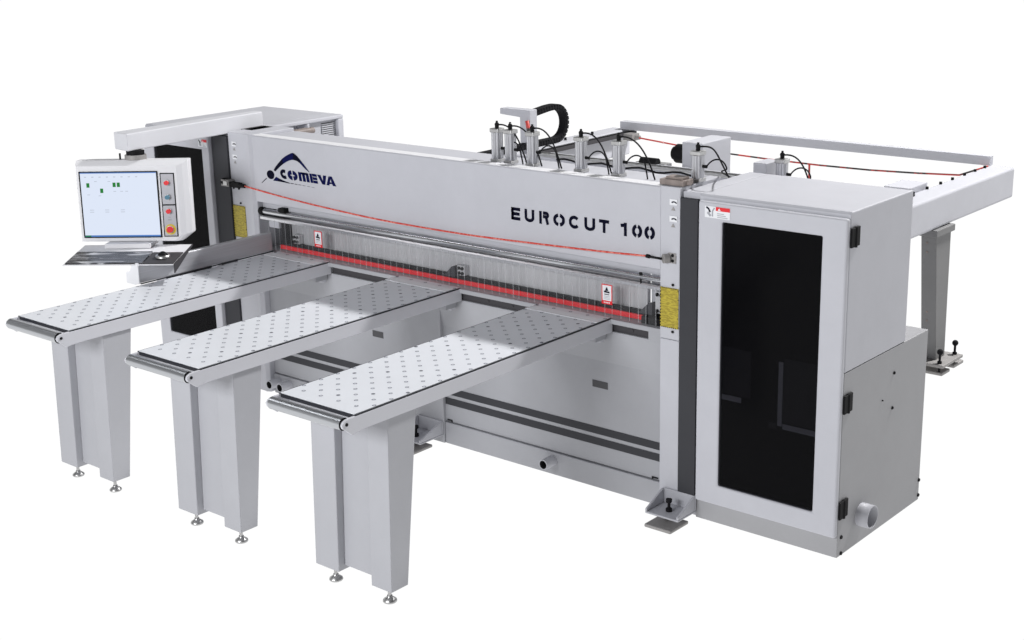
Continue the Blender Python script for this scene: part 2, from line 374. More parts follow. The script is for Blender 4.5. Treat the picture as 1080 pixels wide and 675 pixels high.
# ---- columns
COLS = {}
for side in ('l', 'r'):
    m = MB(PAINT)
    if side == 'l':
        m.prism([(-.226, 0), (-.055, -.0), (-.028, -.004), (-.001, .012), (-.001, .34), (-.226, .34)], 'z', .012, 1.652)
    else:
        m.prism([(XB + .001, -.006), (3.098, -.006), (3.098, .34), (XB + .001, .34)], 'z', .908, 1.654)
        m.prism([(XB + .001, -.004), (3.098, -.004), (3.098, .34), (XB + .001, .34)], 'z', .012, .9055)
    c = m.build('column', SAW, .004); COLS[side] = c
    yf = -.0005 if side == 'l' else -.0065
    ox = 3.060 if side == 'r' else -.170
    for zz in (1.582, 1.502):
        m = MB([WHITE, NAVY, CASTING])
        m.box(ox - .021, ox + .021, yf - .0015, yf, zz - .014, zz + .014)
        for q in band(arc(ox + .004, zz - .008, .015, .010, 20, 150, 8), .006): m.slab(q, yf - .0017, .001, 1)
        m.slab([(ox - .013, zz - .040), (ox + .011, zz - .040), (ox - .001, zz - .022)], yf, .0012, 2)
        m.build('pictogram', c)
    px0, px1, pz0, pz1 = (2.990, 3.094, .966, 1.165) if side == 'r' else (-.245, -.108, 1.000, 1.200)
    m = MB([YPLATE, BLACK])
    if side == 'l': px0 = -.224
    m.box(px0, px1, yf - .003, yf, pz0, pz1)
    k = 13
    for i in range(k):
        z = pz0 + (i + .3) * (pz1 - pz0) / k; m.box(px0 - .0004, px0 + .0045, yf - .0036, yf - .0031, z, z + .006, 1)
        if i % 3 == 0: m.box(px1 - .004, px1 + .0003, yf - .0036, yf - .0031, z, z + .005, 1)
    for i in range(8):
        x = px0 + .008 + i * (px1 - px0 - .014) / 8
        m.box(x, x + .006, yf - .0036, yf - .0031, pz1 - .004, pz1 + .0003, 1); m.box(x, x + .006, yf - .0036, yf - .0031, pz0 - .0003, pz0 + .004, 1)
    m.build('warning_plate', c)
    for z in (pz0 - .017, pz1 + .017):
        m = MB(BLACK); m.cyl(((px0 + px1) / 2 + .02, yf - .006, z), ((px0 + px1) / 2 + .02, yf, z), .0065, 12); m.build('screw', c)
m = MB([CASTING, BLACK])                                  # right end cord clamp
m.box(3.035, 3.078, -.0095, -.0068, 1.287, 1.337); m.cyl((3.020, -.03, 1.309), (3.034, -.007, 1.309), .023, 14)
m.cyl((3.060, -.014, 1.326), (3.060, -.0096, 1.326), .0075, 10, 1); m.cyl((3.060, -.014, 1.300), (3.060, -.0096, 1.300), .0075, 10, 1)
m.tube([(2.925, -.034, 1.311), (2.945, -.034, 1.310), (3.012, -.034, 1.3085)], .006, 8, 1); m.cyl((2.926, -.034, 1.311), (2.945, -.034, 1.310), .010, 10, 1)
m.build('cord_clamp', COLS['r'])
m = MB([CASTING, BLACK, STEEL])
m.box(-.262, -.19, -.05, -.002, 1.322, 1.362); m.cyl((-.265, -.028, 1.344), (-.24, -.028, 1.344), .024, 14, 1)
m.box(-.188, -.10, -.045, -.015, 1.322, 1.352, 1); m.cyl((-.10, -.034, 1.338), (-.055, -.034, 1.338), .013, 12, 1); m.box(-.235, -.20, -.056, -.0505, 1.33, 1.355, 2)
for x in (-.20, -.15): m.cyl((x, -.008, 1.308), (x, -.002, 1.308), .007, 10, 1)
m.build('cord_clamp', COLS['l'])
cp = [(-.055, 1.338), (.25, 1.312), (.6, 1.290), (1.071, 1.270), (1.45, 1.266), (1.80, 1.268), (2.18, 1.279), (2.665, 1.297), (2.926, 1.311)]
pts = []
for i in range(len(cp) - 1):
    for k in range(6):
        t = k / 6; p0 = cp[max(i - 1, 0)]; p1 = cp[i]; p2 = cp[i + 1]; p3 = cp[min(i + 2, len(cp) - 1)]
        f = lambda a, b, c, d: .5 * (2 * b + (c - a) * t + (2 * a - 5 * b + 4 * c - d) * t * t + (3 * b - a - 3 * c + d) * t ** 3)
        pts.append((f(p0[0], p1[0], p2[0], p3[0]), -.034, f(p0[1], p1[1], p2[1], p3[1])))
pts.append((cp[-1][0], -.034, cp[-1][1]))
m = MB(CORD); m.tube(pts, .0048, 8); m.build('pull_cord', SAW)

# ---- cutting slot: plate, pressure bar, rails, curtain
m = MB([PLATE, BLACK]); m.box(.20, 2.84, .10, .125, .985, 1.244); m.box(.20, 2.84, .0765, .0985, .951, .997, 1)
m.build('pressure_plate', SAW)
m = MB(RED); m.box(.125, 2.845, .060, .074, .9525, .978); m.build('pressure_bar', SAW, .003)
for bx, mt, nm in (((.002, .198, .13, .2, .95, 1.244), CHAR, 'slot_end_block'), ((2.842, 2.983, .13, .2, .95, 1.244), PAINT2, 'slot_end_block'), ((2.85, 2.983, .03, .129, .949, .985), BLACK, 'rail_block'),
                   ((.16, .197, .05, .129, .99, 1.12), BLACK, 'rail_block'), ((.06, .15, .04, .129, 1.085, 1.125), PAINT2, 'sensor_block')):
    m = MB(mt); m.box(*bx); m.build(nm, SAW, .002)                # pockets at the slot ends; the charcoal block paints the left gap's shade
m = MB([ROD, BLACK]); m.cyl((.03, .03, 1.183), (XB - .003, .03, 1.186), .0165, 20)
m.cyl((.002, .03, 1.183), (.03, .03, 1.183), .024, 18, 1); m.build('guide_rod', SAW)
m = MB(ALUX); m.prism([(.014, 1.135), (.014, 1.150), (.020, 1.157), (.05, 1.157), (.05, 1.135)], 'x', .01, XB - .003); m.build('curtain_rail', SAW)
m = MB(PAINT2); m.prism([(.05, 1.2), (.05, 1.2435), (.099, 1.2435), (.099, 1.2)], 'x', .003, XB - .003); m.build('rod_housing', SAW)
m = MB(BLACK); m.box(.185, .240, .01, .049, 1.196, 1.222); m.build('stop_block', SAW, .003)
m = MB(BLACK); m.cyl((2.855, .02, 1.150), (2.855, .02, 1.205), .005, 10); m.cyl((2.855, .02, 1.197), (2.855, .02, 1.207), .009, 10); m.build('stop_pin', SAW)
m = MB([CURT, CURTE])
x = .05; k = 0
while x < XB - .06:
    w = .047 + random.uniform(-.002, .006); y = .004 + (k % 2) * .004; t = random.uniform(-.003, .003); s_ = random.uniform(-.004, .004)
    def row(xa, xb, mi):
        b = m.add([(xa, y, 1.146), (xb, y, 1.146), (xb + s_, y + t, .9565), (xa + s_, y + t, .9565)]); m.face((b, b + 1, b + 2, b + 3), mi)
    row(x, x + w - .0035, 0); row(x + w - .0034, x + w, 1); x += w + random.choice((.0005, .0005, .002)); k += 1
m.build('strip_curtain', SAW)
for xa, xb, za, zb_ in ((.517, .583, 1.030, 1.128), (2.634, 2.699, 1.022, 1.124)):
    m = MB([RED, WHITE, NAVY, GREYV]); y = -.004
    m.box(xa, xb, y, y + .0015, za, zb_); m.box(xa + .006, xb - .005, y - .0008, y - .0002, za + .019, zb_ - .005, 1)
    cx = (xa + xb) / 2; zc = zb_ - .036
    m.slab([(cx - .017, zc - .006), (cx + .017, zc - .008), (cx + .017, zc + .001), (cx - .017, zc + .003)], y - .0008, .0006, 2)
    m.slab([(cx - .010, zc + .003), (cx + .010, zc + .004), (cx + .003, zc + .021), (cx - .003, zc + .021)], y - .0008, .0006, 2)
    m.slab([(cx - .015, zc - .017), (cx + .015, zc - .017), (cx + .015, zc - .013), (cx - .015, zc - .013)], y - .0008, .0006, 2)
    for j in range(3): m.slab([(xa + .014, za + .026 + j * .007), (xb - .014, za + .026 + j * .007), (xb - .014, za + .028 + j * .007), (xa + .014, za + .028 + j * .007)], y - .0008, .0006, 3)
    for j in range(4): m.slab([(xa + .014 + j * .010, za + .006), (xa + .021 + j * .010, za + .006), (xa + .021 + j * .010, za + .012), (xa + .014 + j * .010, za + .012)], y - .0001, .0006, 1)
    m.build('warning_sticker', SAW)
for xa in (.250, 1.500, 2.812):
    m = MB([CHAR, PLATE, BLACK])
    if xa > 1: m.prism([(xa, .988), (xa + .085, .988), (xa + .085, 1.054), (xa + .06, 1.045)], 'y', .055, .0995, 0)
    x2 = xa + (.10 if xa > 1 else 0.)
    h = .105 if xa > 2 else .05
    m.box(x2, x2 + .052, .062, .0995, 1.002, 1.008 + h, 1)
    for dx in (.013, .039):
        for dz in (.014, h - .008): m.cyl((x2 + dx, .052, 1.002 + dz), (x2 + dx, .0615, 1.002 + dz), .009, 10, 2)
    m.build('guide_bracket', SAW, .002)

# ---- right cabinet
xr = 3.9675
m = MB(PAINT)
m.prism([(.0, .9125), (.0, 1.627), (.012, 1.637), (.606, 1.637), (.606, .9125)], 'x', 3.2000, xr)
cab = m.build('side_cabinet', SAW, .006)
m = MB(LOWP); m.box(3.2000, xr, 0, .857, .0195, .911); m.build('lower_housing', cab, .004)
m = MB(PAINT); m.box(3.099, 3.1995, .015, .606, .0195, 1.637); m.build('cabinet_flank', cab, .004)
m = MB(CHAR); m.box(3.1005, 3.1985, -.012, .0145, .134, 1.608); m.build('dark_trim', cab, .002)
def ring_door(mb, x0, x1, z0, z1, wx0, wx1, wz0, wz1, y0, y1, m=0):
    O = [(x0, z0), (x1, z0), (x1, z1), (x0, z1)]; I = [(wx0, wz0), (wx1, wz0), (wx1, wz1), (wx0, wz1)]
    a = mb.add([(x, y0, z) for x, z in O]); b = mb.add([(x, y0, z) for x, z in I]); c = mb.add([(x, y1, z) for x, z in O]); d = mb.add([(x, y1, z) for x, z in I])
    for i in range(4):
        j = (i + 1) % 4
        mb.face((a + i, a + j, b + j, b + i), m); mb.face((c + j, c + i, d + i, d + j), m)
        mb.face((a + j, a + i, c + i, c + j), m); mb.face((b + i, b + j, d + j, d + i), m)
m = MB(PAINT); ring_door(m, 3.215, xr + .002, .128, 1.612, 3.344, 3.850, .232, 1.524, -.034, -.0012)
door = m.build('door', SAW, .011, 4)
m = MB(SMOKED); m.box(3.342, 3.852, -.028, -.020, .230, 1.526); m.build('window', door)
m = MB([BLACK, WHITE, SLOT])                                    # dim inside of the guard seen through the acrylic
m.box(3.342, 3.852, -.0065, -.002, .228, 1.528)
m.box(3.345, 3.45, -.0105, -.007, .668, .694, 1); m.box(3.645, 3.668, -.0105, -.007, .60, .91, 1); m.box(3.672, 3.85, -.0105, -.007, .588, .614, 1)
m.box(3.345, 3.50, -.0095, -.007, .70, .93, 2); m.box(3.672, 3.85, -.0095, -.007, .62, .93, 2); m.box(3.60, 3.64, -.0095, -.007, .58, .61, 2)
m.build('inner_guard', door)
for z in (1.525, .765, .255):
    m = MB(BLACK); m.box(xr + .0022, xr + .012, -.006, .034, z - .043, z + .043); m.box(xr + .0008, xr + .010, .036, .074, z - .043, z + .043)
    m.cyl((xr + .008, .035, z - .045), (xr + .008, .035, z + .045), .009, 12); m.build('hinge', door, .002)
def warn_label(x0, x1, z0, z1, y, parent):
    w = x1 - x0; xm = x0 + w * .44; h = z1 - z0
    m = MB([WHITE, RED, NAVY, GREYV]); m.box(x0, x1, y - .0012, y, z0, z1)
    m.slab([(xm, z1 - h * .34), (x1, z1 - h * .34), (x1, z1), (xm, z1)], y - .0013, .0008, 1)
    m.slab([(xm + w * .08, z1 - h * .30), (xm + w * .20, z1 - h * .30), (xm + w * .14, z1 - h * .08)], y - .0022, .0005, 0)
    for q in band([(x0 + w * .06, z1 - h * .10), (x0 + w * .15, z1 - h * .22), (x0 + w * .22, z1 - h * .52)], .009): m.slab(q, y - .0013, .0006, 2)
    for q in band([(x0 + w * .11, z1 - h * .55), (x0 + w * .24, z1 - h * .85)], .011): m.slab(q, y - .0013, .0006, 3)
    for q in band([(x0 + w * .39, z1 - h * .10), (x0 + w * .31, z1 - h * .40), (x0 + w * .31, z1 - h * .88)], .007): m.slab(q, y - .0013, .0006, 3)
    for j in range(3):
        zz = z0 + h * (.08 + .16 * j); m.slab([(xm + .008, zz), (x1 - .012 - .01 * j, zz), (x1 - .012 - .01 * j, zz + h * .06), (xm + .008, zz + h * .06)], y - .0013, .0006, 3)
    m.build('safety_label', parent)
warn_label(3.252, 3.386, 1.540, 1.593, -.0345, door)
m = MB(RUBBER)
for y, z, r in ((.499, .784, .0085), (.498, .61, .0085), (.389, .677, .004), (.846, .128, .010), (.848, .046, .010), (.034, .114, .010), (.038, .032, .010)):
    m = MB(RUBBER); m.cyl((xr + .0002, y, z), (xr + .006, y, z), r, 12, 0, r * .8); m.build('bolt_head', cab)
m = MB([PAINT, PAINT2]); m.pipe((xr - .01, .222, .163), (xr + .062, .222, .163), .056, .052, 36, 0, 1); m.cyl((xr + .0006, .222, .163), (xr + .0012, .222, .163), .054, 30, 1); m.build('exhaust_port', cab)

# ---- left cabinet
xl0, xl1 = -1.075, -.262
m = MB([PAINT, BROWN])
m.prism([(.0, .0195), (.0, 1.627), (.012, 1.637), (1.0, 1.637), (1.0, .0195)], 'x', xl0, -.375)
m.box(-.3745, xl1, .03, 1.0, 1.612, 1.637); m.box(-.3745, xl1, .95, 1.0, .0195, 1.6118); m.box(-.3745, xl1, .68, .70, .0195, 1.6118)
cab2 = m.build('side_cabinet', SAW, .006)
m = MB(CHAR); m.box(-.3740, -.2275, -.012, .0145, .134, 1.625); m.build('dark_trim', cab2, .002)
m = MB([PAINT2, DARK]); m.box(-.296, -.292, .702, .948, .5, 1.611)
for i in range(9):
    z = 1.474 + i * .0135; m.prism([(.826, z), (.944, z), (.944, z + .008), (.826, z + .008)], 'x', -.2918, -.286); m.box(-.2919, -.290, .826, .944, z + .0085, z + .013, 1)
m.build('vent_grille', cab2)
m = MB(BROWN); m.box(-.21, -.15, .36, .46, 1.575, 1.612); m.box(-.19, -.13, .475, .60, 1.565, 1.605); m.cyl((-.14, .35, 1.59), (-.14, .62, 1.59), .02, 12); m.build('valve_block', cab2, .004)
m = MB(PAINT); ring_door(m, -1.06, -.385, .128, 1.612, -.955, -.452, .262, 1.528, -.034, -.0012)
door2 = m.build('door', SAW, .007, 3)
m = MB(SMOKED); m.box(-.957, -.450, -.028, -.020, .260, 1.530); m.build('window', door2)
m = MB(BLACK); m.box(-.957, -.450, -.0065, -.002, .258, 1.532); m.build('inner_guard', door2)
warn_label(-.478, -.392, 1.545, 1.592, -.0345, door2)
# ---- boom that carries the console
m = MB(BOOMP); m.loft([(-.335, -.735, 1.6375), (-.195, -.745, 1.6375), (-.195, -.745, 1.738), (-.335, -.735, 1.738)], [(-.335, .31, 1.6375), (-.255, .31, 1.6375), (-.255, .31, 1.738), (-.335, .31, 1.738)])
boom = m.build('boom_arm', SAW, .006)
m = MB(DARK); m.box(-.252, -.14, .12, .30, 1.6385, 1.652); m.build('arm_mount', boom, .003)

# ---- pneumatic cylinders on top of the beam
def cylinder(x, y, z0, z1, ex=.195, ey=.01, ez=1.634):
    m = MB([CYLM]); r = .0285
    prof = []
    for i in range(48):
        a = 2 * PI * i / 48; rr = r * (1.0 + .10 * abs(math.cos(2 * a)) ** 6); rr *= .90 if i % 12 in (3, 9) else 1.
        prof.append((x + rr * math.cos(a + PI / 4), y + rr * math.sin(a + PI / 4)))
    m.prism(prof, 'z', z0 + .018, z1 - .022)
    body = m.build('pneumatic_cylinder', SAW)
    m = MB(STEEL); m.box(x - .029, x + .029, y - .029, y + .029, z1 - .022, z1); m.build('end_cap', body, .004)
    m = MB(STEEL); m.box(x - .029, x + .029, y - .029, y + .029, z0, z0 + .018); m.build('end_cap', body, .004)
    m = MB(BLACK); m.cyl((x, y, z1), (x, y, z1 + .014), .011, 10); m.sphere((x, y, z1 + .019), .0125); m.cyl((x, y, z1 + .02), (x, y, z1 + .038), .006, 8)
    m.build('hose_fitting', body); m = MB(BLACK); m.cyl((x + .026, y, z0 + .075), (x + .05, y, z0 + .075), .008, 8); m.build('hose_fitting', body)
    m = MB(RUBBER)
    def curve(P, n=14):
        o = []
        for i in range(n + 1):
            t = i / n; o.append(tuple((1 - t) ** 3 * P[0][k] + 3 * (1 - t) ** 2 * t * P[1][k] + 3 * (1 - t) * t * t * P[2][k] + t ** 3 * P[3][k] for k in range(3)))
        return o
    j = random.uniform(-.015, .015)
    m.tube(curve([(x + .008, y, z1 + .018), (x + .10, y, z1 + .035), (x + ex * .77 + j, y + ey * .6, z1 - .04), (x + ex + j, y + ey, ez)]), .0042, 8)
    m.build('air_hose', body)
    m = MB(RUBBER)
    m.tube(curve([(x + .048, y, z0 + .075), (x + .08, y, z0 + .125), (x + .14, y, z0 + .13), (x + .165, y - .01, z0 + .08)]) + curve([(x + .165, y - .01, z0 + .08), (x + .168, y - .01, z0 + .06), (x + ex * .85, y + ey * .5, z0 + .03), (x + ex * .85, y + ey, ez)])[1:], .0038, 8)
    m.build('air_hose', body)
for x in (1.820, 1.912, 2.062, 2.380, 2.615): cylinder(x, .17, 1.6325, 1.812)
cylinder(3.078, .17, 1.655, 1.803, -.06, .40, 1.60)
m = MB([PAINT, ALU]); m.box(3.07, 3.31, .64, .86, 1.35, 1.545); m.box(3.085, 3.16, .66, .80, 1.545, 1.675); m.build('cylinder_console', SAW, .004)
cylinder(3.215, .72, 1.546, 1.698, .15, .05, 1.50)
m = MB(BROWN); m.box(2.965, 3.10, .015, .10, 1.655, 1.682); m.box(2.99, 3.085, .03, .09, 1.682, 1.694); m.cyl((3.10, .05, 1.670), (3.118, .05, 1.670), .012, 10); m.build('cover_latch', SAW, .003)
m = MB(RUBBER); m.tube([(1.98 + i * .05, .47, 1.615 + .008 * math.sin(i * 1.3)) for i in range(20)], .0055, 8); m.build('air_line', SAW)

# ================================================================== AIR TABLES
W, L, ZT = .4755, 1.742, .95
def make_table():
    root = thing('air_table', '', 'air table', (2.208, -.9, 0), group='perforated air tables in front of the saw')
    ORG[root.name] = Vector((0, -.9, 0))
    m = MB([LAMIN, HOLE, BALL])
    m.box(.010, W - .010, -L + .001, .015, .936, ZT)
    zt = ZT + .0006
    for k in range(9):
        x = .0195 + .0545 * k
        for j in range(19):
            y = -.016 - .1 * j - (.05 if k % 2 else 0)
            if not (-L + .03 < y < -.01): continue
            n = 10; a0 = m.add([(x + .0092 * math.cos(2 * PI * i / n), y + .0092 * math.sin(2 * PI * i / n), zt) for i in range(n)])
            b = m.add([(x + .0058 * math.cos(2 * PI * i / n), y + .0058 * math.sin(2 * PI * i / n), zt) for i in range(n)])
            for i in range(n):
                q = (i + 1) % n; m.face((a0 + i, a0 + q, b + q, b + i), 1)
            m.face([b + i for i in range(n)], 1 if (k * 7 + j * 5) % 9 == 0 else 2)
    m.build('tabletop', root)
    m = MB(WHITE); m.box(.008, W - .008, -.100, -.034, ZT + .0002, ZT + .0018); m.build('reflected_light_strip', root)  # white strip painting the bright reflected band before the curtain
    m = MB(EDGE); m.box(0, W, -L, .016, .930, .9475); m.build('edge_strip', root)
    m = MB(FRAMEP)
    for s in (0, 1):                                      # side panels with rounded lug that carries the roller
        P = [(.018, .876), (.018, .944), (-1.745, .944), (-1.775, .944), (-1.795, .942), (-1.812, .935), (-1.820, .922), (-1.815, .908), (-1.795, .893), (-1.765, .868), (-1.745, .872), (-1.69, .876)]
        m.prism(P, 'x', (W - .012) if s else -.012 + .012, W + .001 if s else .012)
    m.box(.0125, W - .0125, -1.70, .016, .90, .9295); m.box(.05, W - .05, -.02, .02, .82, .899)
    m.build('frame', root, .003)
    m = MB([CHROME, BLACK]); m.cyl((.016, -1.795, .921), (W - .016, -1.795, .921), .0275, 32, 0, None, True, 1)
    m.build('roller', root, .002)
    m = MB(BLACK); m.cyl((W + .0005, -1.795, .922), (W + .004, -1.795, .922), .0075, 12); m.build('axle_screw', root)
    # pedestal : two box legs and a recessed web, deeper at the top
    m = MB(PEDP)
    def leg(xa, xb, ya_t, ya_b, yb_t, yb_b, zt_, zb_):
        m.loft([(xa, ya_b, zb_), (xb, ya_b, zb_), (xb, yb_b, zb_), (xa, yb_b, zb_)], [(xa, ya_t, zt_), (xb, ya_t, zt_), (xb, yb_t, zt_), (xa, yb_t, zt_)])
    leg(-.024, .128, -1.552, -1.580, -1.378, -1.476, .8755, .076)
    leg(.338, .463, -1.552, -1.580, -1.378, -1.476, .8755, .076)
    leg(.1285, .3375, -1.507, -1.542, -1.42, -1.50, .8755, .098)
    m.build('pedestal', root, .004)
    for x in (.034 + .02, .4205 - .02):
        m = MB(STEEL); c = (x, -1.532)
        m.lathe([(.030, .0), (.0325, .004), (.031, .010), (.018, .020), (.012, .024), (.012, .03)], c, 28); m.cyl((*c, .03), (*c, .09), .0085, 12); m.cyl((*c, .058), (*c, .070), .0155, 6)
        m.build('levelling_foot', root)
    m = MB(BASEP); m.box(.30, .440, -.075, .015, .835, .8755); m.build('end_bracket', root, .003)
    return root
T = make_table()
T['label'] = 'rightmost perforated air table, nearest the viewer, reaching the saw beside the tall right cabinet'
dup(T, (1.190, -.9, 0), 'middle of the three white perforated air tables, standing between the two other tables')
dup(T, (.1474, -.9, 0), 'leftmost white perforated air table, beside the metal fence and below the screen console')

# ================================================================== SIDE FENCE
F = thing('side_fence', 'low aluminium guide fence along the left edge of the leftmost table', 'guide fence', (.08, -.5, .94))
m = MB(ALU)
m.prism([(.030, .952), (.030, 1.005), (.066, 1.018), (.092, 1.066), (.136, 1.070), (.138, 1.062), (.138, .958), (.10, .952)], 'y', -.974, -.012); m.build('profile', F, .002)
m = MB(WHITE); m.prism([(.022, .944), (.022, 1.004), (.064, 1.019), (.091, 1.069), (.141, 1.073), (.141, .955), (.10, .944)], 'y', -.984, -.975); m.build('end_plate', F, .002)
m = MB(EDGE); m.box(.1385, .146, -.974, -.012, .951, .957); m.build('contact_strip', F)  # thin dark line where the fence meets the table

# ================================================================== CONTROL CONSOLE
c0 = Vector((-.203, -.726, 1.348))
CN = thing('control_console', 'screen console with push buttons and keyboard tray hanging below the boom arm', 'control console', c0, (-.045, 0, .637), local=True)
# local axes: x across the screen, -y towards the operator, z up
def outline(l, r, b, t, cut): return [(l, b), (r - cut, b), (r, b + cut * .75), (r, t), (l, t)]
m = MB(CPAINT)
A = outline(-.328, .327, -.236, .236, .06); B = outline(-.326, .300, -.236, .218, .052); Cc = outline(-.322, .268, -.233, .205, .04); Dd = outline(-.30, .30, -.22, .22, .05)
m.loft([(x, .10, z) for x, z in Dd], [(x, .07, z) for x, z in A], capB=False)
a = len(m.v); n = 5
m.loft([(x, .07, z) for x, z in A], [(x, .0, z) for x, z in A], capA=False, capB=False)
m.loft([(x, .0, z) for x, z in A], [(x, -.018, z) for x, z in B], capA=False, capB=False)
m.loft([(x, -.018, z) for x, z in B], [(x, -.030, z) for x, z in Cc], capA=False)
hs = m.build('housing', CN, .004)
m = MB([BLACK, SCR, SCRBLUE, SCRGREEN, SCRGREY]); y = -.0305
m.box(-.306, .158, y - .004, y, -.212, .175)
def scr(x0, x1, z0, z1, k, d=.0006): m.box(x0, x1, y - .0040 - d, y - .0040 - d + .0004, z0, z1, k)
scr(-.298, .150, -.205, .169, 1)
scr(-.298, .150, .164, .169, 2, .0012); scr(-.298, .150, -.205, -.196, 2, .0012); scr(-.297, -.262, -.204, -.197, 3, .0018)
for xx, zz in ((-.256, .096), (-.177, .064), (-.101, .098), (-.076, .098)): scr(xx - .009, xx + .009, zz - .013, zz + .013, 3, .0012)
for i in range(8): scr(-.275 + i * .043, -.262 + i * .043, .141, .146, 4, .0012)
for xx in (-.245, -.155, -.062):
    for zz in (-.048, -.060): scr(xx - .012, xx + .012, zz - .002, zz + .002, 4, .0012)
for xx, zz in ((-.21, .118), (-.13, .118), (-.256, .041), (-.10, .06), (-.06, .06), (-.19, .035), (-.03, .06)): scr(xx - .008, xx + .008, zz - .002, zz + .002, 4, .0012)
m.build('screen', CN)
m = MB([BLACK, PAINT2]); m.box(.170, .254, y - .002, y, -.208, .163); m.box(.176, .248, y - .0034, y - .0021, -.018, .157, 1); m.box(.176, .248, y - .0034, y - .0021, -.202, -.026, 1)
m.build('button_panel', CN)
def button(z, mat, r=.014, yl=None):
    m = MB([STEEL, mat] + ([yl] if yl else []))
    if yl: m.cyl((.212, y - .0036, z), (.212, y - .006, z), .031, 28, 2)
    m.cyl((.210, y - .0062, z), (.210, y - .012, z), r * 1.15, 20, 0); m.cyl((.210, y - .012, z), (.210, y - .026, z), r, 20, 1, r * .9)
    m.build('push_button', CN)
button(.107, RED); button(.024, BLUEB); button(-.058, RED); button(-.165, RED, .019, YEL)
m = MB([GREYV]); m.box(.200, .220, y - .0050, y - .0036, -.112, -.106); m.box(.204, .217, y - .0050, y - .0036, -.096, -.092); m.build('key_switch', CN)
# tray
def TR(x, t, h=0): return (x, -.02 - t * .37, -.262 - t * .045 + h)      # t: 0 back .. 1 front
m = MB([CPAINT, DARK])
m.loft([TR(-.31, 0), TR(.325, 0), TR(.325, 1), TR(-.31, 1)], [TR(-.31, 0, .006), TR(.325, 0, .006), TR(.325, 1, .006), TR(-.31, 1, .006)])
m.loft([TR(.326, 0, -.0), TR(.332, 0, -.0), TR(.332, 1, -.045), TR(.326, 1, -.045)], [TR(.326, 0, .008), TR(.332, 0, .008), TR(.332, 1, .010), TR(.326, 1, .010)], 1)
tray = m.build('keyboard_tray', CN, .002)
m = MB([FILM, BLACK])
m.loft([TR(-.295, .45, .0065), TR(.145, .45, .0065), TR(.145, .985, .0065), TR(-.295, .985, .0065)], [TR(-.295, .45, .018), TR(.145, .45, .018), TR(.145, .985, .014), TR(-.295, .985, .014)])
m.build('keyboard', tray)
m = MB([DARK, BLACK, STEEL]); m.loft([TR(.15, .45, .0065), TR(.322, .45, .0065), TR(.322, .99, .0065), TR(.15, .99, .0065)], [TR(.15, .45, .012), TR(.322, .45, .012), TR(.322, .99, .012), TR(.15, .99, .012)])
cx, cy, cz = TR(.235, .72, .012); m.pipe((cx, cy, cz), (cx, cy, cz + .016), .040, .030, 28, 2, 1); m.sphere((cx, cy, cz + .008), .028, 1, 20, 12)
m.build('trackball', tray)
m = MB(CPAINT); m.box(-.165, .105, -.085, .05, -.258, -.2365); m.box(-.165, .105, -.100, -.085, -.264, -.2365); m.build('tray_bracket', CN, .003)
m = MB([CASTING, BLACK]); m.cyl((.012, .045, .236), (.012, .045, .262), .062, 28); m.cyl((.012, .045, .262), (.012, .045, .287), .052, 28, 1); m.cyl((-.075, .03, .236), (-.075, .03, .272), .006, 8, 1)
m.build('swivel', CN, .002)

# ================================================================== REAR FRAME
R = thing('rear_frame', 'rear feed frame of two long beams and a cross rail behind the saw', 'machine frame', (1.4, 2.5, 0))
def rbeam(xa, xb, ya, yb, z0, z1):
    m = MB(PAINT); m.box(xa, xb, ya, yb, z0, z1)
    return m
rb = rbeam(2.965, 3.135, .608, 4.0, .950, 1.160).build('side_beam', R, .018, 4)
for y in (2.75, 2.95, 3.15, 3.33, 3.52, 3.69, 3.85):
    m = MB(BLACK); m.cyl((2.984, y, 1.1595), (2.984, y, 1.176), .010, 10); m.build('stud_bolt', rb)
m = MB(BLACK); m.box(2.96, 3.02, 2.64, 2.70, 1.1605, 1.172); m.build('end_stop', rb)
m = MB(PAINT); m.box(2.79, 2.963, 2.74, 3.0, 1.09, 1.195); m.build('cross_block', R, .004)
lb = rbeam(-.300, -.120, 1.002, 4.06, .950, 1.160).build('side_beam', R, .012, 3)
m = MB([DARK, BLACK]); m.box(-.119, -.045, 1.1, 4.05, 1.120, 1.150); m.box(-.08, -.06, 1.1, 4.05, 1.150, 1.156, 1); m.build('guide_rail', lb, .003)
for y in (2.6, 2.95, 3.3, 3.65):
    m = MB(BLACK); m.cyl((-.20, y, 1.1595), (-.20, y, 1.182), .011, 10); m.build('stud_bolt', lb)
m = MB(PAINT); m.loft([(-.165, 3.98, 1.163), (-.165, 4.06, 1.163), (-.165, 4.06, 1.228), (-.165, 3.98, 1.228)], [(2.985, 3.93, 1.163), (2.985, 3.985, 1.163), (2.985, 3.985, 1.228), (2.985, 3.93, 1.228)]); m.build('cross_rail', R, .003)
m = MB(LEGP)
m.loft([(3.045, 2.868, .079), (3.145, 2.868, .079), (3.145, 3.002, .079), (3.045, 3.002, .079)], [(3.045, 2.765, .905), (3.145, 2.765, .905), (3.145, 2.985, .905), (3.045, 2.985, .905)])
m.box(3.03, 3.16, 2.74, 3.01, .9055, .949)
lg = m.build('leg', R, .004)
m = MB(CASTING); m.box(3.01, 3.235, 2.78, 3.085, .058, .0785); m.build('base_plate', lg, .004)
for q in ((3.02, 3.222, 2.80, 2.925), (3.02, 3.215, 3.0, 3.15)):
    m = MB([CASTING]); m.box(*q, .0, .022); m.build('foot_plate', lg, .006)
for x, y in ((3.195, 2.815), (3.19, 3.055)):
    m = MB(RUBBER)
    m.cyl((x, y, .0225), (x, y, .15), .008, 10); m.cyl((x, y, .079), (x, y, .092), .016, 6); m.sphere((x, y, .155), .020)
    m.build('levelling_bolt', lg)
for z in (.8, .86, .40, .34):
    m = MB(BROWN); yl = 2.868 - (z - .079) / .826 * .103; m.cyl((3.085, 2.90, z), (3.085, yl - .003, z), .007, 8); m.build('rivet', lg)
